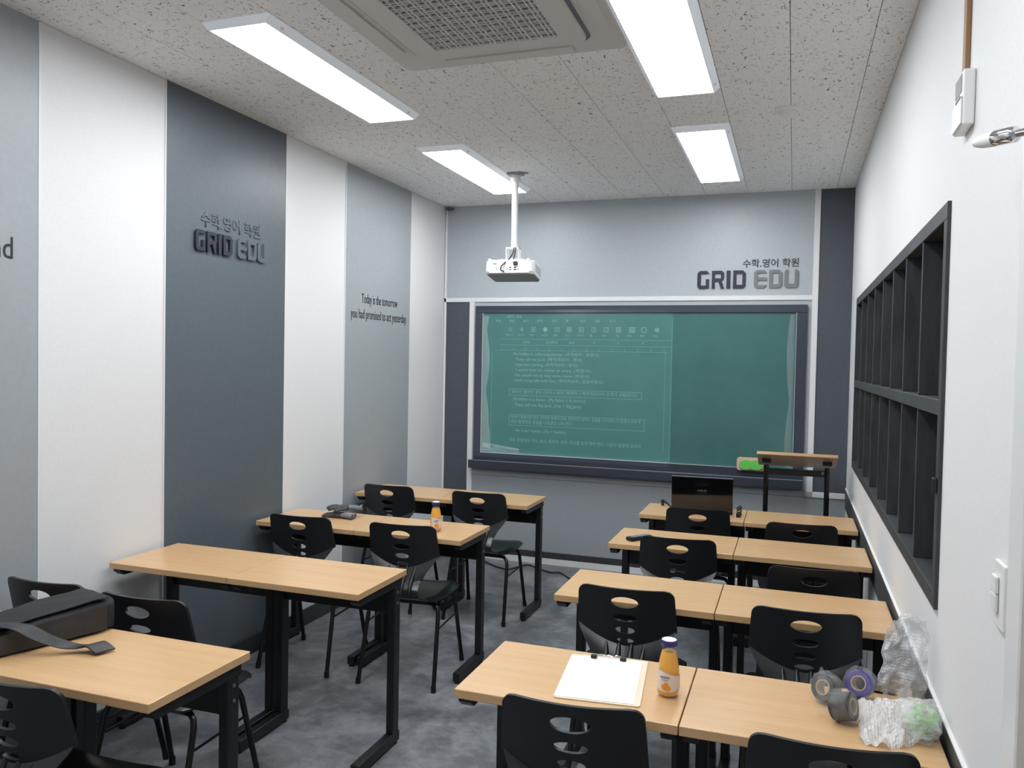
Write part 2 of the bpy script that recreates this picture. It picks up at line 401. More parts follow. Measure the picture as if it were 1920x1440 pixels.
bx_ = mesh_of('grille_bar', B(-.0026, .0026, -.262, .262, -.0335, -.0245)); by_ = mesh_of('grille_bar', B(-.252, .252, -.0026, .0026, -.0330, -.0250))
for q in bars(.25): obj('grille_bar', bx_, 'ac_plastic', t, loc=(q, 0, 0))
for q in bars(.26): obj('grille_bar', by_, 'ac_plastic', t, loc=(0, q, 0))
for k in range(4):
    f = bmesh.new(); prism(f, [(-.27, .392), (.27, .392), (.27, .448), (-.27, .448)], 'z', -.0265, -.0195)
    v = obj('louver', f, 'ac_plastic', t, rot=(0, 0, k*PI/2))
# ------------------------------------------------------------------ smoke sensor
t = thing('smoke_detector', 'small round white smoke detector on the ceiling tiles', 'smoke detector', (-.435, -1.94, H))
obj('base', lathe(bmesh.new(), [(0, 0), (.062, 0), (.062, -.008), (.052, -.016), (0, -.016)], 32), 'white_plastic', t, True)
obj('sensor_cap', lathe(bmesh.new(), [(0, -.014), (.036, -.014), (.034, -.036), (.026, -.042), (0, -.042)], 28), 'white_plastic', t, True)
# ------------------------------------------------------------------ cubby unit in the right wall
t = thing('cubby_shelf', 'dark stained wall cubby unit with two tiers of eight compartments', 'shelf', (0, 0, SZ0))
xf, xd = -.010, .24
def sh(name, x0, x1, y0, y1, z0, z1): return obj(name, B(x0, x1, y0, y1, z0-SZ0, z1-SZ0, bev=.0015, seg=1), 'shelf_wood', t)
FW = .045
sh('frame_rail', xf, xd, SY0, SY1, SZ0, SZ0+FW); sh('frame_rail', xf, xd, SY0, SY1, SZ1-FW, SZ1)
sh('frame_stile', xf, xd, SY0, SY0+.042, SZ0+FW, SZ1-FW); sh('frame_stile', xf, xd, SY1-.042, SY1, SZ0+FW, SZ1-FW)
sh('back_panel', xd, xd+.012, SY0, SY1, SZ0, SZ1)
iy0, iy1 = SY0+.042, SY1-.042; zm0, zm1 = 1.492, 1.534
sh('middle_shelf', xf+.001, xd, iy0, iy1, zm0, zm1)
pt = (iy1-iy0)/8
for k in range(1, 8):
    for z0, z1 in ((SZ0+FW, zm0), (zm1, SZ1-FW)): sh('divider', xf+.003, xd, iy0+pt*k-.009, iy0+pt*k+.009, z0, z1)
obj('latch', B(-.022, -.0105, SY0+.002, SY0+.03, 1.29-SZ0, 1.33-SZ0, bev=.004), 'black_plastic', t)
# ------------------------------------------------------------------ things on the right wall
t = thing('thermostat', 'white wall controller with a grey display under a brown cable duct', 'thermostat', (0, -3.985, 2.17))
obj('body', B(-.026, -.0005, -.056, .056, .004, .131, bev=.004), 'white_plastic', t)
obj('flap', B(-.0295, -.0265, -.052, .052, .008, .066, bev=.001, seg=1), 'white_plastic', t)
obj('display', B(-.0275, -.0262, -.040, .036, .084, .124), 'lcd_grey', t)
for y in (-.02, .0, .02): obj('button', B(-.0285, -.0262, y-.006, y+.006, .070, .078, bev=.001, seg=1), 'lcd_grey', t)
obj('pen_slot', B(-.028, -.0262, -.05, -.03, .0665, .069), 'black_plastic', t)
tag(obj('cable_duct', B(-.012, -.0005, -3.964, -3.932, 2.31, H-.001, bev=.002), 'brown_duct'), 'brown plastic cable duct running up the white wall to the ceiling', 'cable duct')
t = thing('light_switch', 'white double rocker light switch beside the door frame', 'light switch', (0, -4.452, 1.145))
obj('plate', B(-.009, -.0005, -.037, .037, 0, .120, bev=.003), 'white_plastic', t)
for z in (.028, .0615): obj('rocker', B(-.016, -.0095, -.006, .026, z, z+.0325, bev=.002), 'white_plastic', t)
t = thing('door_stop', 'chrome rod with a white rubber tip standing off the door', 'door stop', (0.02, -4.716, 1.988))
pA, pB_ = Vector((-0.1000, 0.2130, 0.0280)), Vector((0, 0, 0))
PT = lambda s: pA.lerp(pB_, s)
obj('rod', tube(bmesh.new(), [PT(.25), PT(1)], .0065, 14), 'chrome', t, True)
obj('ferrule', tube(bmesh.new(), [PT(.22), PT(.40), PT(.42)], [.0135, .0135, .010], 18), 'chrome', t, True)
obj('rubber_tip', tube(bmesh.new(), [PT(-.03), PT(.0), PT(.08), PT(.22)], [.003, .008, .0125, .0137], 18), 'white_plastic', t, True)
obj('wall_rose', tube(bmesh.new(), [PT(.93), PT(.995)], [.018, .02], 18), 'chrome', t, True)
# ------------------------------------------------------------------ the blackboard
t = thing('blackboard', 'green chalkboard in a dark metal frame with a chalk ledge and projected page', 'blackboard', (-1.56, 0, 0))
ox = 1.56
obj('writing_surface', B(-2.77+ox, -.355+ox, -.016, -.011, .862, 2.003), 'board_green', t)
def bfr(name, x0, x1, z0, z1, y0=-.030, mt='board_frame'): return obj(name, B(x0+ox, x1+ox, y0, -.0105, z0, z1, bev=.002, seg=1), mt, t)
bfr('frame_bar', -2.828, -.290, 2.000, 2.056); bfr('frame_bar', -2.828, -.290, .800, .866)
bfr('frame_bar', -2.828, -2.765, .866, 2.000); bfr('frame_bar', -.360, -.290, .866, 2.000)
obj('edge_strip', B(-2.765+ox, -.360+ox, -.033, -.017, .8655, .8715), 'silver', t)
for x in (-2.765, -.3635): obj('edge_strip', B(x+ox, x+.0035+ox, -.0315, -.017, .8715, 1.999), 'silver', t)
obj('ledge', B(-2.85+ox, -.290+ox, -.085, -.0105, .742, .806, bev=.004), 'board_frame', t)
obj('ledge_edge', B(-2.85+ox, -.290+ox, -.0865, -.080, .8065, .810), 'silver', t)
# projected page: its light painted as pale flat lettering and lines
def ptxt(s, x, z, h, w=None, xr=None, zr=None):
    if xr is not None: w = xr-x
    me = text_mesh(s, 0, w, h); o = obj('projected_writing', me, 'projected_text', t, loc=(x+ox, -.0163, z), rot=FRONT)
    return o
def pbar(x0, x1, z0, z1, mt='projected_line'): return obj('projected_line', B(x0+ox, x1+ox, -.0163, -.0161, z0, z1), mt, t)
hx = .030
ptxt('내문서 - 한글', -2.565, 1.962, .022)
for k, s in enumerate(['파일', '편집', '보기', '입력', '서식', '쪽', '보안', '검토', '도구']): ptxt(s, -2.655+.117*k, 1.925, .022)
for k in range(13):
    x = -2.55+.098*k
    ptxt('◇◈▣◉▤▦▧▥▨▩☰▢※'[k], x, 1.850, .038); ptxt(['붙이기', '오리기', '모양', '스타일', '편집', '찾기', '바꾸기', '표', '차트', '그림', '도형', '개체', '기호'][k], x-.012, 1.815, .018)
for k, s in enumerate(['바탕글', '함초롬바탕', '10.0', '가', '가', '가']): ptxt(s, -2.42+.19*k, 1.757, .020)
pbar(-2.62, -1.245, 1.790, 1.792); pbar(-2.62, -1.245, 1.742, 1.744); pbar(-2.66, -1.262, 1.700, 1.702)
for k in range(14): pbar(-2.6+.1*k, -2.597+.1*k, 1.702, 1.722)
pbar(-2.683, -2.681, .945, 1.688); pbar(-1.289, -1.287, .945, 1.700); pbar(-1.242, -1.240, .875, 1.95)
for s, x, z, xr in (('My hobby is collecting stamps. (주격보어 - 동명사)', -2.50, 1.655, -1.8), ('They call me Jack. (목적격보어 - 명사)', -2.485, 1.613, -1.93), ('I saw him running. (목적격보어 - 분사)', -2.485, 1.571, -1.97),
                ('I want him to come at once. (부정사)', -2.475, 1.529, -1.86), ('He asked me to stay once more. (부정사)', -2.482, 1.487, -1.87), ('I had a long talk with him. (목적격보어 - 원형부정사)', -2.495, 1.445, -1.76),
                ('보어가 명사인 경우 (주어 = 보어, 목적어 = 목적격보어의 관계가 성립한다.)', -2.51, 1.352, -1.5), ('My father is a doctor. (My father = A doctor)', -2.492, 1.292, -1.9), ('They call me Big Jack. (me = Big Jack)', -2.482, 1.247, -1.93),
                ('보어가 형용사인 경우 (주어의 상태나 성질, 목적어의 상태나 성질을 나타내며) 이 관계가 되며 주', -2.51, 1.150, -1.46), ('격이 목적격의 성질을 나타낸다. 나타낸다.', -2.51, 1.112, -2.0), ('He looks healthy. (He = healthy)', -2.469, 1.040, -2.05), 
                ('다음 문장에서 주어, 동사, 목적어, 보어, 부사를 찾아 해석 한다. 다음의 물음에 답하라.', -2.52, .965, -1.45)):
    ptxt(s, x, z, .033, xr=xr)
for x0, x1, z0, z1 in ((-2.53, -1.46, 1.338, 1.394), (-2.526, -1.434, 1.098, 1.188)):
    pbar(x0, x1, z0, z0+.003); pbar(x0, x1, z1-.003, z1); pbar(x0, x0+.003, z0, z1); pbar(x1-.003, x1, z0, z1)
# loose protective film still clinging to the board edges
f = bmesh.new()
def film(u, v):
    z = .885+u*1.09; w = .03+.03*abs(math.sin(u*7))+.05*max(0, 1-u*5)
    return (-2.762+ox+w*v, -.0165-.012*math.sin(v*PI)*(.4+.6*abs(noise.noise(Vector((u*9, v*2, 0))))), z)
grid(f, film, 60, 8); obj('protective_film', f, 'clear_film', t, True)
f = bmesh.new(); grid(f, lambda u, v: (-2.755+ox+u*.32, -.0165-.016*math.sin(v*PI)*abs(noise.noise(Vector((u*6, v*2, 4)))+.4), .875+v*(.075-.04*u)), 40, 10); obj('protective_film', f, 'clear_film', t, True)
f = bmesh.new(); grid(f, lambda u, v: (-.372+ox-v*.05*(.5+.5*abs(math.sin(u*5+1))), -.0165-.012*math.sin(v*PI)*(.4+.6*abs(noise.noise(Vector((u*8, v*2, 9))))), .885+u*1.1), 60, 8); obj('protective_film', f, 'clear_film', t, True)
t = thing('board_eraser', 'pink sponge board eraser with a green wavy grip', 'eraser', (-.648, -.0336, .90))
f = bmesh.new(); prism(f, rrect(.097, .047, .02), 'y', -.028, 0); obj('sponge', f, 'pink', t)
pg = []
for i in range(48):
    a = 2*PI*i/48; cx_, sx_ = math.cos(a), math.sin(a)
    x = .082*math.copysign(abs(cx_)**.6, cx_); z = (.036-.009*math.cos(x/.082*PI*1.0)**2*(1 if abs(x) < .05 else .2))*math.copysign(abs(sx_)**.75, sx_)
    pg.append((x+.004, z-.003))
f = bmesh.new(); prism(f, pg, 'y', -.052, -.0285); obj('grip', f, 'green', t)
# ------------------------------------------------------------------ projector
t = thing('projector', 'white projector hanging from the ceiling on a white pole', 'projector', (-2.166, -1.0, H))
obj('ceiling_plate', B(-.05, .05, -.04, .04, -.014, -.0005, bev=.002, seg=1), 'steel_grey', t)
for sx in (-1, 1):
    obj('bracket_arm', B(sx*.02, sx*.085, -.012, .012, -.008, -.001) if sx > 0 else B(-.085, -.02, -.012, .012, -.008, -.001), 'steel_grey', t)
obj('pole_collar', lathe(bmesh.new(), [(0, -.0145), (.034, -.0145), (.034, -.05), (.023, -.06), (0, -.06)], 24), 'white_plastic', t, True)
obj('pole', lathe(bmesh.new(), [(0, -.05), (.0215, -.05), (.0205, -.50), (0, -.50)], 24), 'white_plastic', t, True)
f = bmesh.new(); box(f, -.05, -.044, -.03, .03, -.575, -.495, .004); box(f, .034, .040, -.03, .03, -.575, -.495, .004); box(f, -.05, .04, -.03, .03, -.505, -.498, .002)
obj('yoke', f, 'white_plastic', t)
f = bmesh.new()
for a in (40, 140, 220, 320):
    q = Vector((math.cos(math.radians(a))*.11, math.sin(math.radians(a))*.09, 0)); tube(f, [(0, 0, -.585), (q.x, q.y, -.592)], .011, 8)
lathe(f, [(0, -.572), (.03, -.572), (.034, -.592), (0, -.592)], 20); obj('spider_mount', f, 'white_plastic', t, True)
pb = bpy.data.objects.new('projector_body_axis', None)
bpy.data.objects.remove(pb)
R = Matrix.Rotation(math.radians(4), 4, 'Z')
def prot(bm):
    bmesh.ops.transform(bm, matrix=Matrix.Translation((0, 0, -.655)) @ R @ Matrix.Rotation(math.radians(-8), 4, 'X'), verts=bm.verts[:]); return bm
f = bmesh.new(); prism(f, rrect(.165, .118, .028), 'z', -.040, .048); bmesh.ops.bevel(f, geom=[e for e in f.edges if abs(e.verts[0].co.z-e.verts[1].co.z) < 1e-6], offset=.010, segments=3, affect='EDGES')
obj('body', prot(f), 'white_plastic', t, True)
f = bmesh.new(); prism(f, rrect(.156, .109, .022), 'z', -.046, -.0405); obj('underside', prot(f), 'projector_grey', t)
f = bmesh.new(); grid(f, lambda u, v: (.02+.11*u, -.119+0*v, -.045), 1, 1); f.free()
f = bmesh.new(); box(f, .1655, .168, -.08, .08, -.025, .034, .001, 1); obj('side_vent', prot(f), 'lamp_frame', t)
for k in range(6): obj('vent_slat', prot(B(.1682, .1695, -.075, .075, -.02+.009*k, -.0165+.009*k)), 'projector_grey', t)
for k, (x, z, w, h) in enumerate([(-.085, -.006, .004, .004), (-.085, -.016, .004, .004), (-.06, -.016, .008, .003), (-.012, -.012, .005, .007), (.008, -.004, .014, .006), (.008, -.018, .014, .005), (.04, -.004, .016, .007), (.04, -.018, .016, .007), (.062, -.016, .004, .006), (-.1, .022, .024, .009)]):
    obj('port', prot(B(x-w/2, x+w/2, -.1200, -.1178, z-h/2, z+h/2)), 'projector_grey' if k == 9 else 'black_plastic', t)
obj('power_plug', prot(B(.03, .056, -.132, -.1182, .012, .034, bev=.002)), 'black_plastic', t)
for x in (-.145, .12): obj('adjuster', prot(lathe(bmesh.new(), [(0, .047), (.011, .047), (.011, .062), (0, .062)], 12, x, -.09)), 'white_plastic', t, True)
obj('lens', prot(tube(bmesh.new(), [(-.06, .112, -.0), (-.06, .135, 0)], .028, 20)), 'black_gloss', t, True)
obj('cable', tube(bmesh.new(), smooth_path([(.01, -.032, -.50), (.012, -.06, -.54), (-.005, -.09, -.585), (-.035, -.135, -.63), (-.04, -.145, -.66), (-.02, -.135, -.672)]), .0042, 8), 'black_plastic', t, True)
obj('cable', tube(bmesh.new(), smooth_path([(.024, -.034, -.50), (.022, -.05, -.55), (.03, -.10, -.60), (.05, -.134, -.632)]), .0035, 8), 'black_plastic', t, True)
# its beam: a spot light whose gobo is the projected rectangle
LX, LY, LZ = -2.23, -.845, 2.205
ld = bpy.data.lights.new('projector_beam', 'SPOT'); lo = bpy.data.objects.new('projector_beam', ld); C.objects.link(lo)
lo.location = (LX, LY, LZ); lo.rotation_euler = (PI/2, 0, 0)      # -Z of the lamp looks along +y
ld.energy = 3.2; ld.spot_size = math.radians(170); ld.spot_blend = 0; ld.shadow_soft_size = .003; ld.color = (.95, .97, 1)
ld.use_nodes = True; nt = ld.node_tree; em = nt.nodes['Emission']
tcn = nt.nodes.new('ShaderNodeTexCoord'); sp = nt.nodes.new('ShaderNodeSeparateXYZ'); nt.links.new(tcn.outputs['Normal'], sp.inputs[0])
def mth(op, a, b_=None):
    n = nt.nodes.new('ShaderNodeMath'); n.operation = op
    for i, q in enumerate((a, b_)):
        if q is None: continue
        if isinstance(q, (int, float)): n.inputs[i].default_value = q
        else: nt.links.new(q, n.inputs[i])
    return n.outputs[0]
az = mth('ABSOLUTE', sp.outputs[2]); tx_ = mth('DIVIDE', sp.outputs[0], az); ty_ = mth('DIVIDE', sp.outputs[1], az)
D_ = -LY-.016
msk = 1
for q, op, val in ((tx_, 'GREATER_THAN', (-2.83-LX)/D_), (tx_, 'LESS_THAN', (-1.235-LX)/D_), (ty_, 'GREATER_THAN', (.815-LZ)/D_), (ty_, 'LESS_THAN', (2.02-LZ)/D_)):
    k_ = mth(op, q, val); msk = k_ if msk == 1 else mth('MULTIPLY', msk, k_)
nt.links.new(msk, em.inputs['Strength'])
# even out the inverse-square and cosine fall-off as a projector's optics do
sec = mth('POWER', mth('ADD', mth('ADD', mth('MULTIPLY', tx_, tx_), mth('MULTIPLY', ty_, ty_)), 1.0), 1.5)
nt.links.new(mth('MULTIPLY', msk, sec), em.inputs['Strength'])
# ------------------------------------------------------------------ lettering
GL = {'G': (198, [[(40, 300), (160, 300), (198, 250), (58, 250), (58, 52), (140, 52), (140, 160), (195, 160), (195, 0), (180, 0), (160, 18), (140, 0), (35, 0), (0, 40), (0, 260)]]),
      'R': (205, [[(0, 0), (0, 300), (160, 300), (200, 262), (200, 165), (162, 126), (205, 0), (150, 0), (108, 120), (52, 120), (52, 0)], [(52, 250), (148, 250), (148, 172), (52, 172)]]),
      'I': (65, [[(0, 0), (0, 300), (65, 300), (65, 0)]]),
      'D': (205, [[(0, 0), (0, 300), (158, 300), (205, 252), (205, 45), (162, 0)], [(55, 245), (150, 245), (150, 60), (55, 60)]]),
      'E': (205, [[(40, 300), (165, 300), (205, 250), (60, 250), (60, 178), (205, 178), (205, 128), (60, 128), (60, 50), (205, 50), (165, 0), (40, 0), (0, 40), (0, 262)]]),
      'U': (220, [[(0, 265), (28, 300), (57, 300), (57, 68), (160, 68), (160, 300), (192, 300), (220, 270), (220, 40), (180, 0), (40, 0), (0, 40)]])}
GX = [('G', 160), ('R', 400), ('I', 640), ('D', 748), ('E', 1085), ('D', 1325), ('U', 1565)]
def logo(label, loc, rot, width, mats, kor, korw, korh, korx, korz, kmat, depth):
    t = bpy.data.objects.new('wall_lettering', None); C.objects.link(t); t.location = loc; t.rotation_euler = rot; t.empty_display_size = .05
    tag(t, label, 'sign', 'raised wall lettering'); s = width/1625
    for k, (ch, x) in enumerate(GX):
        me = poly_mesh([[(q[0]*s, q[1]*s) for q in p] for p in GL[ch][1]], depth)
        obj('letter', me, mats[0] if k < 4 else mats[1], t, loc=((x-160)*s, 0, 0))
    me = text_mesh(kor, .003, korw, korh, bold=.012); o = obj('small_letters', me, kmat, t, loc=(korx, korz, 0))
    return t
logo('dark and grey block lettering on the wall above the chalkboard', (-1.066, -.0008, 2.178), FRONT, .708, ('letter_navy', 'letter_grey'), '수학.영어 학원', .385, .062, .322, .150, 'letter_mid', .010)
logo('dark block lettering on the dark stripe of the left wall', (-W+.0045, -2.958, 2.121), LEFT, .548, ('letter_navy', 'panel_dark'), '수학.영어 학원', .46, .076, .048, .122, 'letter_soft', .014)
t = bpy.data.objects.new('wall_quote', None); C.objects.link(t); t.location = (-W+.0045, -1.10, 1.86); t.rotation_euler = LEFT; t.empty_display_size = .05
tag(t, 'thin black two-line quote on the light grey stripe by the chalkboard', 'sign')
obj('line_of_text', text_mesh('Today is the tomorrow', .0012, .515, .083, 'CENTER'), 'print_black', t, loc=(0, .105, 0))
obj('line_of_text', text_mesh('you had promised to act yesterday.', .0012, .80, .083, 'CENTER'), 'print_black', t, loc=(.005, .0, 0))
o = obj('wall_quote', text_mesh('nd', .0012, .086, .080), 'print_black', loc=(-W+.0045, -3.996, 1.957), rot=LEFT)
tag(o, 'black letters nd at the left picture edge on light grey panel', 'sign')
# ================================================================== FURNITURE
DH, TT = .727, .025
def make_desk():
    t = thing('school_desk', '', 'desk')
    obj('tabletop', B(-.2985, .2985, -.203, .203, DH-TT, DH, bev=.0022), 'beech', t)
    zt = DH-TT-.0006
    for s in (-1, 1):
        f = bmesh.new(); prism(f, [(-.165, zt-.002), (-.185, zt-.03), (-.175, zt-.034), (.178, zt-.036), (.178, zt)] if 0 else [(-.188, zt), (-.188, zt-.012), (-.165, zt-.030), (.172, zt-.034), (.172, zt)], 'x', s*.2725-.018, s*.2725+.018)
        obj('support_arm', f, 'black_steel', t)
        obj('leg_post', B(s*.2725-.017, s*.2725+.017, .115, .165, .055, zt-.0345, bev=.004), 'black_steel', t)
        ft = obj('foot_bar', B(s*.2725-.019, s*.2725+.019, -.168, .172, .012, .0545, bev=.004), 'black_steel', t)
        for y in (-.152, .156): obj('glide', lathe(bmesh.new(), [(0, 0), (.014, 0), (.014, .0119), (0, .0119)], 12, s*.2725, y), 'black_plastic', ft)
        for z in (.645, .60): obj('bolt', tube(bmesh.new(), [(s*.2895, .140, z), (s*.2925, .140, z)], .006, 8), 'steel_grey', t)
    obj('modesty_panel', B(-.255, .255, .135, .150, .552, zt-.001, bev=.002, seg=1), 'black_steel', t)
    return t
def make_chair():
    t = thing('school_chair', '', 'chair')
    HT, LEAN = .80, .235
    def plate(u, v, off):
        # u -1..1 across, v metres down from the top edge
        hw = .174+.010*min(1, v/.165)
        r = .034
        if v < r: hw = hw-r+math.sqrt(max(0, r*r-(r-v)**2))
        x = u*hw
        y = -.205+.036*(x/.18)**2+v*LEAN
        z = HT-v*math.sqrt(1-LEAN*LEAN)
        return Vector((x, y+off, z-.006*(x/.18)**2*0))
    f = bmesh.new(); nu, nv = 26, 26
    def L_(u): return .236-.070*abs(u)**1.6
    def vv(u, k):
        q = k/nv; return L_(u)*q**1.15
    A = [[f.verts.new(plate(-1+2*i/nu, vv(-1+2*i/nu, j), 0)) for j in range(nv+1)] for i in range(nu+1)]
    Bk = [[f.verts.new(plate(-1+2*i/nu, vv(-1+2*i/nu, j), .011)) for j in range(nv+1)] for i in range(nu+1)]
    for i in range(nu):
        for j in range(nv):
            f.faces.new((A[i][j], A[i+1][j], A[i+1][j+1], A[i][j+1])); f.faces.new((Bk[i][j], Bk[i][j+1], Bk[i+1][j+1], Bk[i+1][j]))
        f.faces.new((A[i][0], Bk[i][0], Bk[i+1][0], A[i+1][0])); f.faces.new((A[i][nv], A[i+1][nv], Bk[i+1][nv], Bk[i][nv]))
    for j in range(nv):
        f.faces.new((A[0][j], A[0][j+1], Bk[0][j+1], Bk[0][j])); f.faces.new((A[nu][j], Bk[nu][j], Bk[nu][j+1], A[nu][j+1]))
    bmesh.ops.recalc_face_normals(f, faces=f.faces[:])
    po = obj('backrest', f, 'chair_plastic')
    cut = bmesh.new()
    for v, w, h in ((.053, .050, .0215), (.116, .0435, .0145), (.166, .037, .0145), (.208, .032, .011)):
        zc = HT-v*.972; yc = -.205+v*LEAN
        tube(cut, [(0, yc-.05, zc+.05*.0), (0, yc+.05, zc)], 1, 28); ring = cut.verts[-56:]
        for q in ring:
            d = Vector((q.co.x, 0, q.co.z-zc)); q.co.x = d.x*w; q.co.z = zc+d.z*h
    bmesh.ops.recalc_face_normals(cut, faces=cut.faces[:])
    co = obj('cutter', cut, None)
    md = po.modifiers.new('b', 'BOOLEAN'); md.object = co; md.operation = 'DIFFERENCE'; md.solver = 'EXACT'
    me = evaluated(po, (co,)); bpy.data.objects.remove(co)
    me.polygons.foreach_set('use_smooth', [True]*len(me.polygons)); me.set_sharp_from_angle(angle=math.radians(40)); 
    if not me.materials: me.materials.append(MT['chair_plastic'])
    obj('backrest', me, None, t)
    # neck and seat: one swept shell
    rows = [(-.155, .650, .183, .030), (-.156, .620, .171, .030), (-.160, .594, .153, .026), (-.166, .568, .133, .020), (-.175, .540, .118, .014), (-.197, .512, .109, .012), (-.212, .488, .104, .008),
            (-.220, .468, .107, .004), (-.216, .452, .116, 0), (-.194, .440, .142, 0), (-.165, .434, .168, 0), (-.12, .431, .189, 0), (-.05, .431, .200, 0), (.04, .435, .204, 0), (.11, .439, .203, 0), (.16, .438, .198, 0), (.183, .431, .190, 0), (.191, .417, .182, 0)]
    def shell(th):
        out = []
        for k, (y, z, hw, c) in enumerate(rows):
            a = rows[max(0, k-1)]; b_ = rows[min(len(rows)-1, k+1)]
            tn = Vector((0, b_[0]-a[0], b_[1]-a[1])).normalized(); nm = Vector((0, -tn.z, tn.y))*-1
            line = []
            for i in range(17):
                u = -1+i/8; x = u*hw
                e = c*u*u
                dish = (.010*u*u if k > 9 else 0)-(.016*max(0, abs(u)-.86)/.14 if 9 < k else 0)
                if k < 5:
                    zt = .812-.972*L_(u); z_ = zt+(.512-zt)*k/5
                    ya = -.205+.036*(x/.18)**2+(.80-zt)/.972*LEAN+.0045; yb = -.197+.012*u*u
                    w_ = k/5; line.append(Vector((x, ya+(yb-ya)*w_, z_))+Vector((0, th, 0)))
                else: line.append(Vector((x, y+e, z+dish))+nm*th)
            out.append(line)
        return out
    f = bmesh.new(); S0, S1 = shell(0), shell(.007)
    V0 = [[f.verts.new(q) for q in l] for l in S0]; V1 = [[f.verts.new(q) for q in l] for l in S1]
    for k in range(len(rows)-1):
        for i in range(16):
            f.faces.new((V0[k][i], V0[k][i+1], V0[k+1][i+1], V0[k+1][i])); f.faces.new((V1[k][i], V1[k+1][i], V1[k+1][i+1], V1[k][i+1]))
        for i in (0, 16): f.faces.new((V0[k][i], V0[k+1][i], V1[k+1][i], V1[k][i]))
    for k in (0, len(rows)-1):
        for i in range(16): f.faces.new((V0[k][i], V1[k][i], V1[k][i+1], V0[k][i+1]))
    st = obj('seat', f, 'chair_seat', t, True)
    for x in (-.066, -.022, .022, .066):
        s = x/.1; pts = [(x*1.05, -.146, .585), (x*1.02, -.163, .562), (x*.98, -.181, .540), (x*.95, -.201, .512), (x*.95, -.217, .488), (x*.98, -.225, .466), (x, -.218, .449)]
        obj('rib', tube(bmesh.new(), pts, [.007, .010, .0112, .0112, .0105, .009, .006], 10), 'chair_seat', st, True)
    obj('under_bracket', B(-.12, .12, -.13, .13, .405, .4235, bev=.004), 'black_plastic', t)
    for sy in (-1, 1):
        for sx in (-1, 1):
            top = -.115 if sy < 0 else .115
            pts = [(0, top, .400), (sx*.125, top, .400), (sx*.158, top+sy*.002, .397), (sx*.176, top+sy*.008, .382), (sx*.184, top+sy*.016, .355), (sx*.198, sy*.222, .012)]
            lg = obj('leg', tube(bmesh.new(), pts, .0108, 12), 'tube_black', t, True)
            obj('foot_cap', tube(bmesh.new(), [(sx*.1965, sy*.2195, .030), (sx*.1990, sy*.2235, .0)], .0130, 12), 'black_plastic', lg, True)
    for sx in (-1, 1): obj('side_stretcher', tube(bmesh.new(), [(sx*.1905, -.157, .285), (sx*.1905, .157, .285)], .0048, 8), 'tube_black', t, True)
    return t
desk0 = make_desk(); chair0 = make_chair()
rown = {4: 'front row', 3: 'second row', 2: 'third row', 1: 'back row'}
DESKS = {('R', 1): (-1.216, -4.142), ('R', 2): (-1.216, -3.185), ('R', 3): (-1.216, -2.237), ('R', 4): (-1.216, -1.404),
         ('L', 1): (-3.090, -4.522), ('L', 2): (-3.090, -3.483), ('L', 3): (-3.090, -2.498), ('L', 4): (-3.090, -1.454)}
extra = {('R', 1, 0): ' with a clipboard on it', ('R', 1, 1): ' under crumpled bubble wrap', ('R', 4, 0): ' with the laptop', ('R', 3, 0): ' with a remote control', ('L', 3, 1): ' with a juice bottle', ('L', 3, 0): ' with grey gloves'}
used = False
for (side, rw), (x0, y0) in DESKS.items():
    for k in (0, 1):
        place = ('aisle side' if k == 0 else 'wall side') if side == 'R' else ('wall side' if k == 0 else 'aisle side')
        o = copy_tree(desk0) if used else desk0; used = True
        o.location = (x0+.3+.6*k, y0+.203, 0)
        o['label'] = f"beech-topped black desk, {rown[rw]}, {place}, {'cubby wall' if side == 'R' else 'striped wall'} half{extra.get((side, rw, k), '')}"
        o['group'] = 'classroom desks'
CH = [('R', 1, 'aisle side', -.8555, -4.2635, 4), ('R', 1, 'wall side', -.270, -4.256, 3), ('R', 2, 'aisle side', -.928, -3.237, 2), ('R', 2, 'wall side', -.3105, -3.264, 2.5),
      ('R', 3, 'aisle side', -.8645, -2.31, 4), ('R', 3, 'wall side', -.272, -2.655, 4), ('R', 4, 'aisle side', -.8635, -1.485, 4), ('R', 4, 'wall side', -.310, -1.6935, 4),
      ('L', 1, 'aisle side', -2.205, -4.665, 1), ('L', 2, 'wall side', -2.882, -3.975, 2), ('L', 2, 'aisle side', -2.4285, -3.989, 2), ('L', 3, 'wall side', -2.7555, -2.5875, 3),
      ('L', 3, 'aisle side', -2.18, -2.5625, 5), ('L', 4, 'wall side', -2.824, -1.4995, 0), ('L', 4, 'aisle side', -2.194, -1.508, 1.5)]
used = False
for side, rw, place, x, y, rz in CH:
    o = copy_tree(chair0) if used else chair0; used = True
    a = math.radians(rz)
    o.location = (x-math.sin(a)*.17, y+math.cos(a)*.17, 0); o.rotation_euler = (0, 0, a)
    o['label'] = f"black plastic chair with slotted back, {rown[rw]}, {place}, {'cubby wall' if side == 'R' else 'striped wall'} half"
    o['group'] = 'classroom chairs'
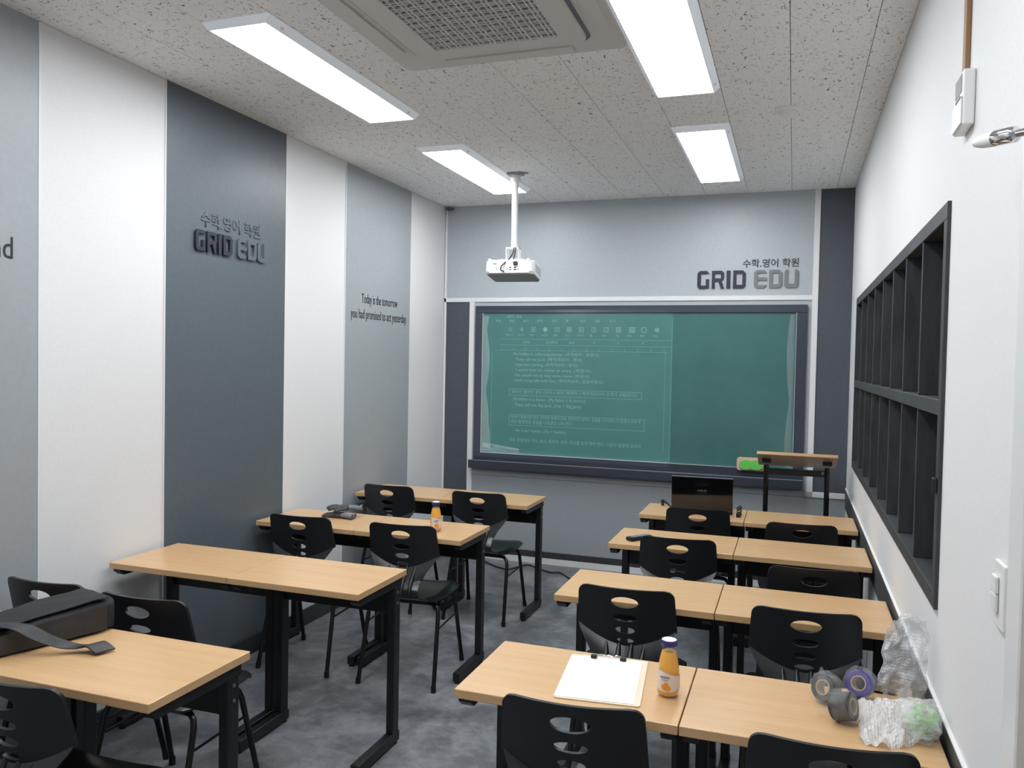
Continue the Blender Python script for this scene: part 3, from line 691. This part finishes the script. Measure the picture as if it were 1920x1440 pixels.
# ------------------------------------------------------------------ lectern
t = thing('lectern', 'tall narrow lectern with a tilted beech top on black legs', 'lectern', (-.338, -.55, 0))
RL = Matrix.Translation((0, 0, 1.003)) @ Matrix.Rotation(math.radians(-17), 4, 'X')
f = B(-.243, .243, -.185, .185, -.010, .010, bev=.002); bmesh.ops.transform(f, matrix=RL, verts=f.verts[:]); obj('tilted_top', f, 'beech', t)
f = B(-.232, .24, -.13, .16, .0105, .0125); bmesh.ops.transform(f, matrix=RL, verts=f.verts[:]); obj('paper_sheet', f, 'paper', t)
for s in (-1, 1):
    obj('leg', tube(bmesh.new(), [(s*.187, -.03, .05), (s*.187, -.03, .965)], .0165, 14), 'tube_black', t, True)
    f = B(s*.187-.028, s*.187+.028, -.055, -.005, -.032, -.011, bev=.003); bmesh.ops.transform(f, matrix=Matrix.Translation((0, 0, 1.003)) @ Matrix.Rotation(math.radians(-17), 4, 'X') , verts=f.verts[:]); obj('hinge_bracket', f, 'black_steel', t)
    fb = obj('foot_bar', B(s*.187-.02, s*.187+.02, -.2, .17, .02, .052, bev=.005), 'black_steel', t)
    for y in (-.18, .15): obj('caster', lathe(bmesh.new(), [(0, 0), (.016, 0), (.018, .01), (.012, .0195), (0, .0195)], 14, s*.187, y), 'black_plastic', fb)
obj('crossbar', B(-.175, .175, -.045, -.015, .905, .945, bev=.004), 'black_steel', t)
obj('crossbar', B(-.175, .175, -.045, -.015, .20, .24, bev=.004), 'black_steel', t)
obj('tilt_knob', tube(bmesh.new(), [(.160, -.030, .935), (.160, -.055, .932)], [.006, .009], 12), 'steel_grey', t, True)
# ------------------------------------------------------------------ laptop and its cables
z0 = DH+.0005
t = thing('laptop', 'open black laptop on the front desk, seen from behind its lid', 'laptop', (-.868, -1.235, z0), math.radians(4))
obj('base', B(-.178, .178, .01, .225, .004, .022, bev=.004), 'black_plastic', t)
for x in (-.15, .15):
    for y in (.03, .2): obj('rubber_foot', lathe(bmesh.new(), [(0, 0), (.008, 0), (.007, .0045), (0, .0045)], 10, x, y), 'black_plastic', t)
RLid = Matrix.Translation((0, .018, .024)) @ Matrix.Rotation(math.radians(14), 4, 'X')
f = B(-.178, .178, -.012, -.003, 0, .205, bev=.004); bmesh.ops.transform(f, matrix=RLid, verts=f.verts[:]); lid = obj('lid', f, 'black_gloss', t)
f = B(-.165, .165, -.0028, -.0018, .014, .196); bmesh.ops.transform(f, matrix=RLid, verts=f.verts[:]); obj('screen', f, 'black_plastic', t)
f = B(-.177, .177, -.0125, -.002, .2052, .2066); bmesh.ops.transform(f, matrix=RLid, verts=f.verts[:]); obj('lid_edge', f, 'steel_grey', lid)
me = text_mesh('ASUS', .0003, .055, .011, 'CENTER'); me.transform(RLid @ Matrix.Translation((0, -.0122, .118)) @ FRONT.to_matrix().to_4x4()); obj('logo', me, 'letter_grey', lid)
obj('keyboard', B(-.16, .16, .06, .16, .0222, .0245), 'black_plastic', t)
t = thing('power_cable', 'coiled black power cable beside the laptop', 'cable', (-.655, -1.20, z0))
pts = [(.012*math.cos(a*.9)*(1+.15*math.sin(a)), .045*math.sin(a)+.01*math.cos(a*.5), .007+.0045*(a/2)) for a in [i*.35 for i in range(58)]]
obj('coil', tube(bmesh.new(), pts, .0035, 6), 'black_plastic', t, True)
obj('adapter', B(-.012, .014, -.075, -.045, .0, .026, bev=.003), 'black_plastic', t)
t = thing('headset_plug', 'small black ball-ended cable on the left end of the front desk', 'cable', (-1.125, -1.06, z0))
bl = bmesh.new(); bmesh.ops.create_icosphere(bl, subdivisions=3, radius=.013); bmesh.ops.translate(bl, verts=bl.verts[:], vec=(0, 0, .0265)); obj('ball_end', bl, 'black_plastic', t, True)
obj('stem', tube(bmesh.new(), smooth_path([(.004, 0, .026), (.025, -.012, .020), (.045, -.03, .010), (.062, -.05, .006)]), [.006]*12+[.005]*7, 8), 'black_plastic', t, True)
obj('stand', lathe(bmesh.new(), [(0, 0), (.010, 0), (.006, .016), (0, .016)], 12), 'black_plastic', t, True)
pts = [(-2.70, -.10, .006), (-2.645, -.157, .006), (-2.528, -.251, .006), (-2.424, -.294, .006), (-2.378, -.239, .006), (-2.321, -.107, .006), (-2.23, -.156, .006), (-2.092, -.252, .006), (-2.013, -.235, .006), (-1.90, -.366, .006), (-1.80, -.42, .006), (-1.5, -.50, .006), (-1.05, -.62, .006)]
tag(obj('floor_cable', tube(bmesh.new(), smooth_path(pts), .0058, 8), 'black_plastic', smooth=True), 'thin black cable snaking along the floor below the chalkboard', 'cable')
# ------------------------------------------------------------------ remote control
t = thing('remote_control', 'small black remote control with light blue buttons on a desk', 'remote control', (-1.085, -2.10, z0), math.radians(-38))
obj('body', B(-.022, .022, -.07, .07, 0, .020, bev=.006), 'black_plastic', t, True)
for i in range(3):
    for j in range(7): obj('button', B(-.015+i*.0115, -.008+i*.0115, -.055+j*.016, -.045+j*.016, .0201, .0222, bev=.001, seg=1), 'button_light', t)
# ------------------------------------------------------------------ bottles
def make_bottle(loc, rz, label):
    t = thing('juice_bottle', label, 'bottle', loc, rz, 'juice bottles')
    g = [(0, .0005), (.024, .0005), (.0285, .004), (.0298, .012), (.0298, .062), (.0285, .080), (.0240, .104), (.0195, .122), (.0180, .128), (.0180, .146)]
    obj('glass', lathe(bmesh.new(), g, 32), 'glass', t, True)
    j = [(0, .004), (.022, .004), (.0268, .008), (.0280, .014), (.0280, .062), (.0268, .079), (.0222, .104), (.0185, .119), (0, .120)]
    obj('juice', lathe(bmesh.new(), j, 32), 'juice', t, True)
    obj('cap', lathe(bmesh.new(), [(0, .136), (.0212, .136), (.0222, .139), (.0218, .147), (.0195, .151)], 28), 'cap_blue', t, True)
    obj('cap_top', lathe(bmesh.new(), [(0, .1512), (.0196, .1510), (.0160, .1525), (0, .1525)], 28), 'cap_white', t, True)
    def lab(z, a, r): return (r*math.cos(a), r*math.sin(a), z)
    a0, a1 = math.radians(-170), math.radians(-20)
    top = lambda u: .076-.013*max(0, min(1, (u-.12)/.6))**1.2; bot = lambda u: .020-.006*math.sin(u*PI)+.006*u
    def rad(z): return (.0302 if z < .062 else .0302-(z-.062)*.0722)+.0003
    f = bmesh.new()
    def LF(u, v):
        z = bot(u)+(top(u)-bot(u))*v; return lab(z, a0+(a1-a0)*u, rad(z))
    grid(f, LF, 36, 10); lb = obj('label', f, 'label_paper', t, True)
    for fn in (lambda u: top(u)-.0012, lambda u: bot(u)+.0012):
        f = bmesh.new(); tube(f, [lab(fn(u), a0+(a1-a0)*u, rad(fn(u))+.0001) for u in [i/40 for i in range(41)]], .0004, 4); obj('label_border', f, 'label_line', lb)
    def wrap(me, ac, zc, mt, nm):
        for v in me.vertices:
            z = zc+v.co.y; r = rad(z)+.0005; a = ac+v.co.x/r; v.co = Vector(lab(z, a, r))
        obj(nm, me, mt, lb)
    me = text_mesh('sunkist', 0, .026, .0075, 'CENTER', bold=.02); wrap(me, math.radians(-122), .0545, 'label_text', 'label_text')
    me = text_mesh('orange', 0, .018, .004, 'CENTER'); wrap(me, math.radians(-122), .0475, 'label_text', 'label_text')
    for k, (da, dz, rr_) in enumerate(((-6, 0, .0085), (14, -.002, .0075), (3, .006, .007))):
        fb = bmesh.new(); lathe(fb, [(0, 0)]+[(rr_*q/5, 0) for q in range(1, 6)], 16); me = mesh_of('label_fruit', fb)
        wrap(me, math.radians(-118+da), .031+dz, 'orange_fruit', 'label_fruit')
    return t
make_bottle((-.667, -3.966, z0), math.radians(22), 'orange juice bottle with a blue cap beside the white clipboard')
make_bottle((-2.100, -2.335, z0), math.radians(60), 'orange juice bottle behind the striped-wall half chairs, right of the grey gloves')
# ------------------------------------------------------------------ clipboard
t = thing('clipboard', 'pale clipboard holding a white printed sheet on the nearest desk', 'clipboard', (-.853, -3.925, z0), math.radians(6))
f = bmesh.new(); prism(f, rrect(.114, .163, .010), 'z', 0, .003); obj('backing_board', f, 'hardboard', t)
sht = obj('paper_sheet', B(-.113, .097, -.155, .150, .0032, .0042), 'paper', t)
for x, y in ((-.075, .085), (.0, .095)): obj('print_patch', B(x, x+.022, y, y+.03, .0043, .0045), 'paper_blue', sht)
for x in (-.045, .042): obj('clip_jaw', B(x-.009, x+.009, .135, .150, .0045, .014, bev=.002), 'black_plastic', t)
pts = smooth_path([(-.045, .148, .012), (-.02, .152, .014), (-.012, .140, .012), (0, .146, .016), (.012, .140, .012), (.02, .152, .014), (.042, .148, .012)])
obj('clip_wire', tube(bmesh.new(), pts, .0013, 6), 'chrome', t, True)
obj('clip_wire', tube(bmesh.new(), [(-.045, .152, .010), (.042, .152, .010)], .0015, 6), 'chrome', t, True)
# ------------------------------------------------------------------ bag
BD = Vector((-.335, -.942, 0)); BP = Vector((-.942, .335, 0))
t = thing('shoulder_bag', 'black laptop shoulder bag lying on the back row desk', 'bag', (-2.405, -4.12, z0))
def bagp(s, d, h):     # s along the long side 0..1, d depth 0..1, h height 0..1
    Ht = .098*(1-.42*s**1.5)*(1-.35*d**3*(.3+s)); q = BD*(s*.44)+BP*(d*.22*(1+.1*s))
    return Vector((q.x, q.y, h*Ht))
def bagpanel(fn, nu, nv, th=.004):
    f = bmesh.new(); grid(f, fn, nu, nv); bmesh.ops.recalc_face_normals(f, faces=f.faces[:]); bmesh.ops.solidify(f, geom=f.faces[:], thickness=th); return f
wob = lambda a, b_, k: .006*noise.noise(Vector((a*4, b_*3, k)))
f = bmesh.new()
nS, nD = 24, 14
def bodyp(u, v):       # closed loop section around (d,h) for each s
    a = 2*PI*v; ce_, se_ = math.cos(a), math.sin(a)
    d = .5+.5*math.copysign(abs(ce_)**.32, ce_); h = .5+.5*math.copysign(abs(se_)**.32, se_)
    tap = 1-.10*abs(2*u-1)**8
    p = bagp(u, .5+(d-.5)*tap, h if h < .02 else h*(tap if u > .5 else 1)); n_ = noise.noise(p*9)*.006*(1 if h > .1 else 0)
    return p+Vector((n_, n_, n_ if h > .3 else 0))
rings = [[f.verts.new(bodyp(i/nS, j/32)) for j in range(32)] for i in range(nS+1)]
for i in range(nS):
    for j in range(32): f.faces.new((rings[i][j], rings[i][(j+1) % 32], rings[i+1][(j+1) % 32], rings[i+1][j]))
f.faces.new(rings[0]); f.faces.new(rings[-1][::-1])
obj('body', f, 'bag_cloth', t, True)
obj('front_panel', bagpanel(lambda u, v: bagp(.07+u*.9, -.028, .10+v*.80)+Vector((wob(u, v, 1)*.4, 0, wob(u, v, 2)*.3)), 20, 6, .003), 'bag_leather', t, True)
obj('flap', bagpanel(lambda u, v: bagp(.04+u*.92, .04+v*.9, 1.0)+Vector((0, 0, .010+.010*math.sin(v*PI)*math.sin(u*PI)+wob(u, v, 3))), 22, 12, .003), 'bag_cloth', t, True)
def ribbon(pts, wv, w, th=.0025):
    P = smooth_path(pts, 8); f = bmesh.new(); k = len(P); wv = Vector(wv).normalized()
    rows_ = [[f.verts.new(p+wv*w*(a-.5)) for a in (0, .5, 1)] for p in P]
    for i in range(k-1):
        for j in range(2): f.faces.new((rows_[i][j], rows_[i+1][j], rows_[i+1][j+1], rows_[i][j+1]))
    bmesh.ops.recalc_face_normals(f, faces=f.faces[:]); bmesh.ops.solidify(f, geom=f.faces[:], thickness=th); return f
sa = bagp(.80, .3, 1)+Vector((0, 0, .016)); 
pts = [sa, bagp(.74, .05, 1)+Vector((0, 0, .022)), bagp(.66, -.10, .95)+Vector((.012, 0, .014)), bagp(.56, -.26, .55)+Vector((.012, 0, .008)), bagp(.44, -.40, .18)+Vector((.01, 0, .008)), bagp(.36, -.52, .06)+Vector((.01, 0, .012)), bagp(.30, -.66, .10)+Vector((.012, 0, .014)), bagp(.27, -.78, .05)+Vector((.012, 0, .004))]
obj('strap', ribbon(pts, BD, .052), 'bag_leather', t, True)
obj('shoulder_pad', ribbon([bagp(.34, -.50, .05)+Vector((.012, 0, .014)), bagp(.31, -.64, .12)+Vector((.012, 0, .016)), bagp(.28, -.80, .05)+Vector((.012, 0, .006))], BD, .056, .006), 'bag_leather', t, True)
obj('buckle', tube(bmesh.new(), [sa+BD*.020+Vector((0, 0, .004)), sa-BD*.020+Vector((0, 0, .004))], .0032, 8), 'chrome', t, True)
# ------------------------------------------------------------------ gloves
def glove(loc, rz, label, flip, seed):
    t = thing('work_glove', label, 'glove', loc, rz, 'work gloves')
    rnd = random.Random(seed)
    me = bpy.data.meshes.new('g'); V = []; E_ = []; R_ = []
    def chain(root, pts):
        prev = root
        for p, r in pts:
            V.append(p); R_.append(r); E_.append((prev, len(V)-1)); prev = len(V)-1
        return prev
    V.append((0, 0, .020)); R_.append((.030, .014))
    chain(0, [((-.045, 0, .021), (.030, .014)), ((-.085, .006, .018), (.027, .014)), ((-.10, .008, .016), (.028, .014))])
    for k, (dy, ln) in enumerate(((-.030, .055), (-.011, .070), (.010, .066), (.029, .050))):
        b0 = rnd.uniform(-.01, .012)
        chain(0, [((.028, dy, .018+b0*.4), (.012, .010)), ((.028+ln*.5, dy*1.35+b0, .016+abs(b0)), (.011, .0095)), ((.028+ln, dy*1.6+b0*2, .0125), (.0095, .009))])
    chain(0, [((-.012, -.034*flip, .018), (.014, .011)), ((.018, -.058*flip, .014), (.012, .010)), ((.042, -.066*flip, .0125), (.0095, .0085))])
    me.from_pydata(V, E_, []); o = bpy.data.objects.new('g', me)
    sm = o.modifiers.new('s', 'SKIN')
    for sv, r in zip(me.skin_vertices[0].data, R_): sv.radius = r
    me.skin_vertices[0].data[0].use_root = True
    o.modifiers.new('u', 'SUBSURF').levels = 2
    g = evaluated(o)
    lo_ = min(v.co.z for v in g.vertices)
    for v in g.vertices: v.co.z -= lo_
    g.polygons.foreach_set('use_smooth', [True]*len(g.polygons))
    g.materials.clear(); g.materials.append(MT['glove_knit']); g.materials.append(MT['glove_coat'])
    for p in g.polygons: p.material_index = 1 if p.center.x > -.03 else 0
    obj('glove_body', g, None, t)
    f = bmesh.new(); lathe(f, [(.027, -.006), (.030, -.004), (.030, .004), (.027, .006)], 20)
    bmesh.ops.transform(f, matrix=Matrix.Translation((-.098, .008, .0165)) @ Matrix.Rotation(PI/2, 4, 'Y') @ Matrix.Diagonal((.5, 1, 1, 1)), verts=f.verts[:])
    obj('cuff', f, 'glove_knit', t, True)
    return t
glove((-2.735, -2.235, z0), math.radians(175), 'grey knit work glove lying flat on the desk, underneath', 1, 3)
glove((-2.725, -2.200, z0+.036), math.radians(200), 'dark coated work glove lying on top of the other glove', -1, 8)
# ------------------------------------------------------------------ rolls and wrapping on the nearest desk
def roll(label, loc, r0, r1, w, mt, tilt, rz, bag=True):
    t = thing('tape_roll', label, 'tape roll', loc, rz, 'tape rolls in wrapping')
    M = Matrix.Rotation(tilt, 4, 'X')
    f = bmesh.new(); lathe(f, [(r0, -w/2), (r1-.001, -w/2), (r1, -w/2+.001), (r1, w/2-.001), (r1-.001, w/2), (r0, w/2), (r0, -w/2)], 36); bmesh.ops.transform(f, matrix=M, verts=f.verts[:])
    lo_ = min(v.co.z for v in f.verts); bmesh.ops.translate(f, verts=f.verts[:], vec=(0, 0, -lo_)); obj('tape', f, mt, t, True)
    f = bmesh.new(); lathe(f, [(r0-.003, -w/2-.001), (r0-.0002, -w/2-.001), (r0-.0002, w/2+.001), (r0-.003, w/2+.001), (r0-.003, -w/2-.001)], 30); bmesh.ops.transform(f, matrix=M, verts=f.verts[:])
    bmesh.ops.translate(f, verts=f.verts[:], vec=(0, 0, -lo_)); obj('core', f, 'tape_core', t, True)
    if bag:
        s = bmesh.new(); bmesh.ops.create_icosphere(s, subdivisions=4, radius=1)
        for v in s.verts:
            d = v.co.copy(); n_ = noise.noise(d*2.2+Vector(loc)*9)*.22+noise.noise(d*5+Vector(loc)*5)*.10
            v.co = Vector((d.x*(r1+.008)*(1+n_), d.y*(r1+.008)*(1+n_), d.z*(w/2+.010)*(1+n_)))
            v.co = M @ v.co; v.co.z -= lo_
            v.co.z = max(v.co.z, .0008)
        obj('clear_wrap', s, 'clear_bag', t, True)
    return t
near_roll = roll('dark grey tape roll in clear wrap, nearest the chair', (-.232, -3.965, z0), .020, .034, .050, 'tape_grey', math.radians(74), 1.15)
roll('dark grey tape roll in clear wrap, tipped up behind the nearer roll', (-.268, -3.855, z0), .020, .034, .036, 'tape_grey', math.radians(70), -.6)
roll('purple tape roll in clear wrap at the desk back edge', (-.180, -3.787, z0), .020, .034, .040, 'tape_purple', math.radians(72), -.35)
green_roll = roll('green tape roll in a clear bag by the rail of the right wall', (-.056, -3.985, z0), .010, .030, .056, 'tape_green', math.radians(24), .5, False)
# peaked twist of clear wrap
f = bmesh.new()
def twist(u, v):
    a = 2*PI*u; r = .040*(1-v)**.8+.004; n_ = 1+.35*noise.noise(Vector((math.cos(a)*1.5, math.sin(a)*1.5, v*3)))
    return (math.cos(a)*r*n_*.8-.018*v, math.sin(a)*r*n_*.5+.01*v, .001+.118*v)
grid(f, twist, 28, 16); obj('wrap_peak', f, 'clear_bag', near_roll, True, loc=(-.004, .040, .012))
def sheet(label, fn, nu, nv, loc=(0, 0, 0)):
    f = bmesh.new(); grid(f, fn, nu, nv, uv=True); return tag(obj('bubble_wrap', f, 'bubble_film', smooth=True, loc=loc), label, 'bubble wrap', 'bubble wrap sheets')
nz = lambda p, s: noise.noise(Vector(p)*s)
def standing(u, v):
    top = .245-.075*abs(u-.72)**1.2-.02*abs(nz((u*5, 0, 0), 1)); x = -.135+.118*u*(1-.18*v)+.016*v+.010*nz((v*4, u, 5), 1.3)
    b_ = .022*nz((u*2, v*3, 1), 1.6)+.010*nz((u*6, v*7, 2), 1.5)
    return (min(-.012, x), -3.775-.03*(u-.5)+b_+.03*(1-v)**3, z0+.003+top*v)
sheet('upright crumpled sheet of bubble wrap leaning at the wall', standing, 40, 60)
def flatp(u, v):
    e = .018*nz((u*4, v*4, 8), 1.2)
    x = min(-.014, -.196+.172*u+e*.5); y = -4.035+.215*v+.06*(u-.5)*(1-v)-.045*(1-abs(2*u-.7))*(1-v)+e
    z = z0+.004+(.034+.045*max(0, v-.25)*u)*(math.sin(u*PI)*math.sin(v*PI))**.7+.020*nz((u*4, v*4, 3), 1.4)+.008*nz((u*9, v*9, 6), 1.5)
    return (x, y, max(z, z0+.001))
sheet('flat crumpled sheet of bubble wrap spread on the nearest desk', flatp, 56, 60)
f = bmesh.new(); s = f; bmesh.ops.create_icosphere(s, subdivisions=5, radius=1)
for v in s.verts:
    d = v.co.copy(); n_ = 1+.24*nz(d, 1.8)+.10*nz(d, 4.5)
    v.co = Vector((max(-.060, min(.048, d.x*.052*n_)), d.y*.070*n_, max(.001, .040+d.z*.050*n_)))
o = obj('bubble_wrap_cover', s, 'bubble_thin', green_roll, True); o.location = Matrix.Rotation(-.5, 3, 'Z') @ Vector((-.006, .004, 0)); o.rotation_euler = (0, 0, -.5)
# scrap of blue film left in the ceiling corner
f = bmesh.new(); bmesh.ops.create_icosphere(f, subdivisions=3, radius=1)
for v in f.verts:
    d = v.co.copy(); n_ = 1+.5*nz(d, 2.5); v.co = Vector((d.x*.035*n_, d.y*.011*n_, d.z*.013*n_))
tag(obj('film_scrap', f, 'blue_film', smooth=True, loc=(-3.072, -.024, 2.852)), 'small crumpled scrap of bluish film in the ceiling corner', 'film scrap')
bpy.data.scenes.remove(TS)
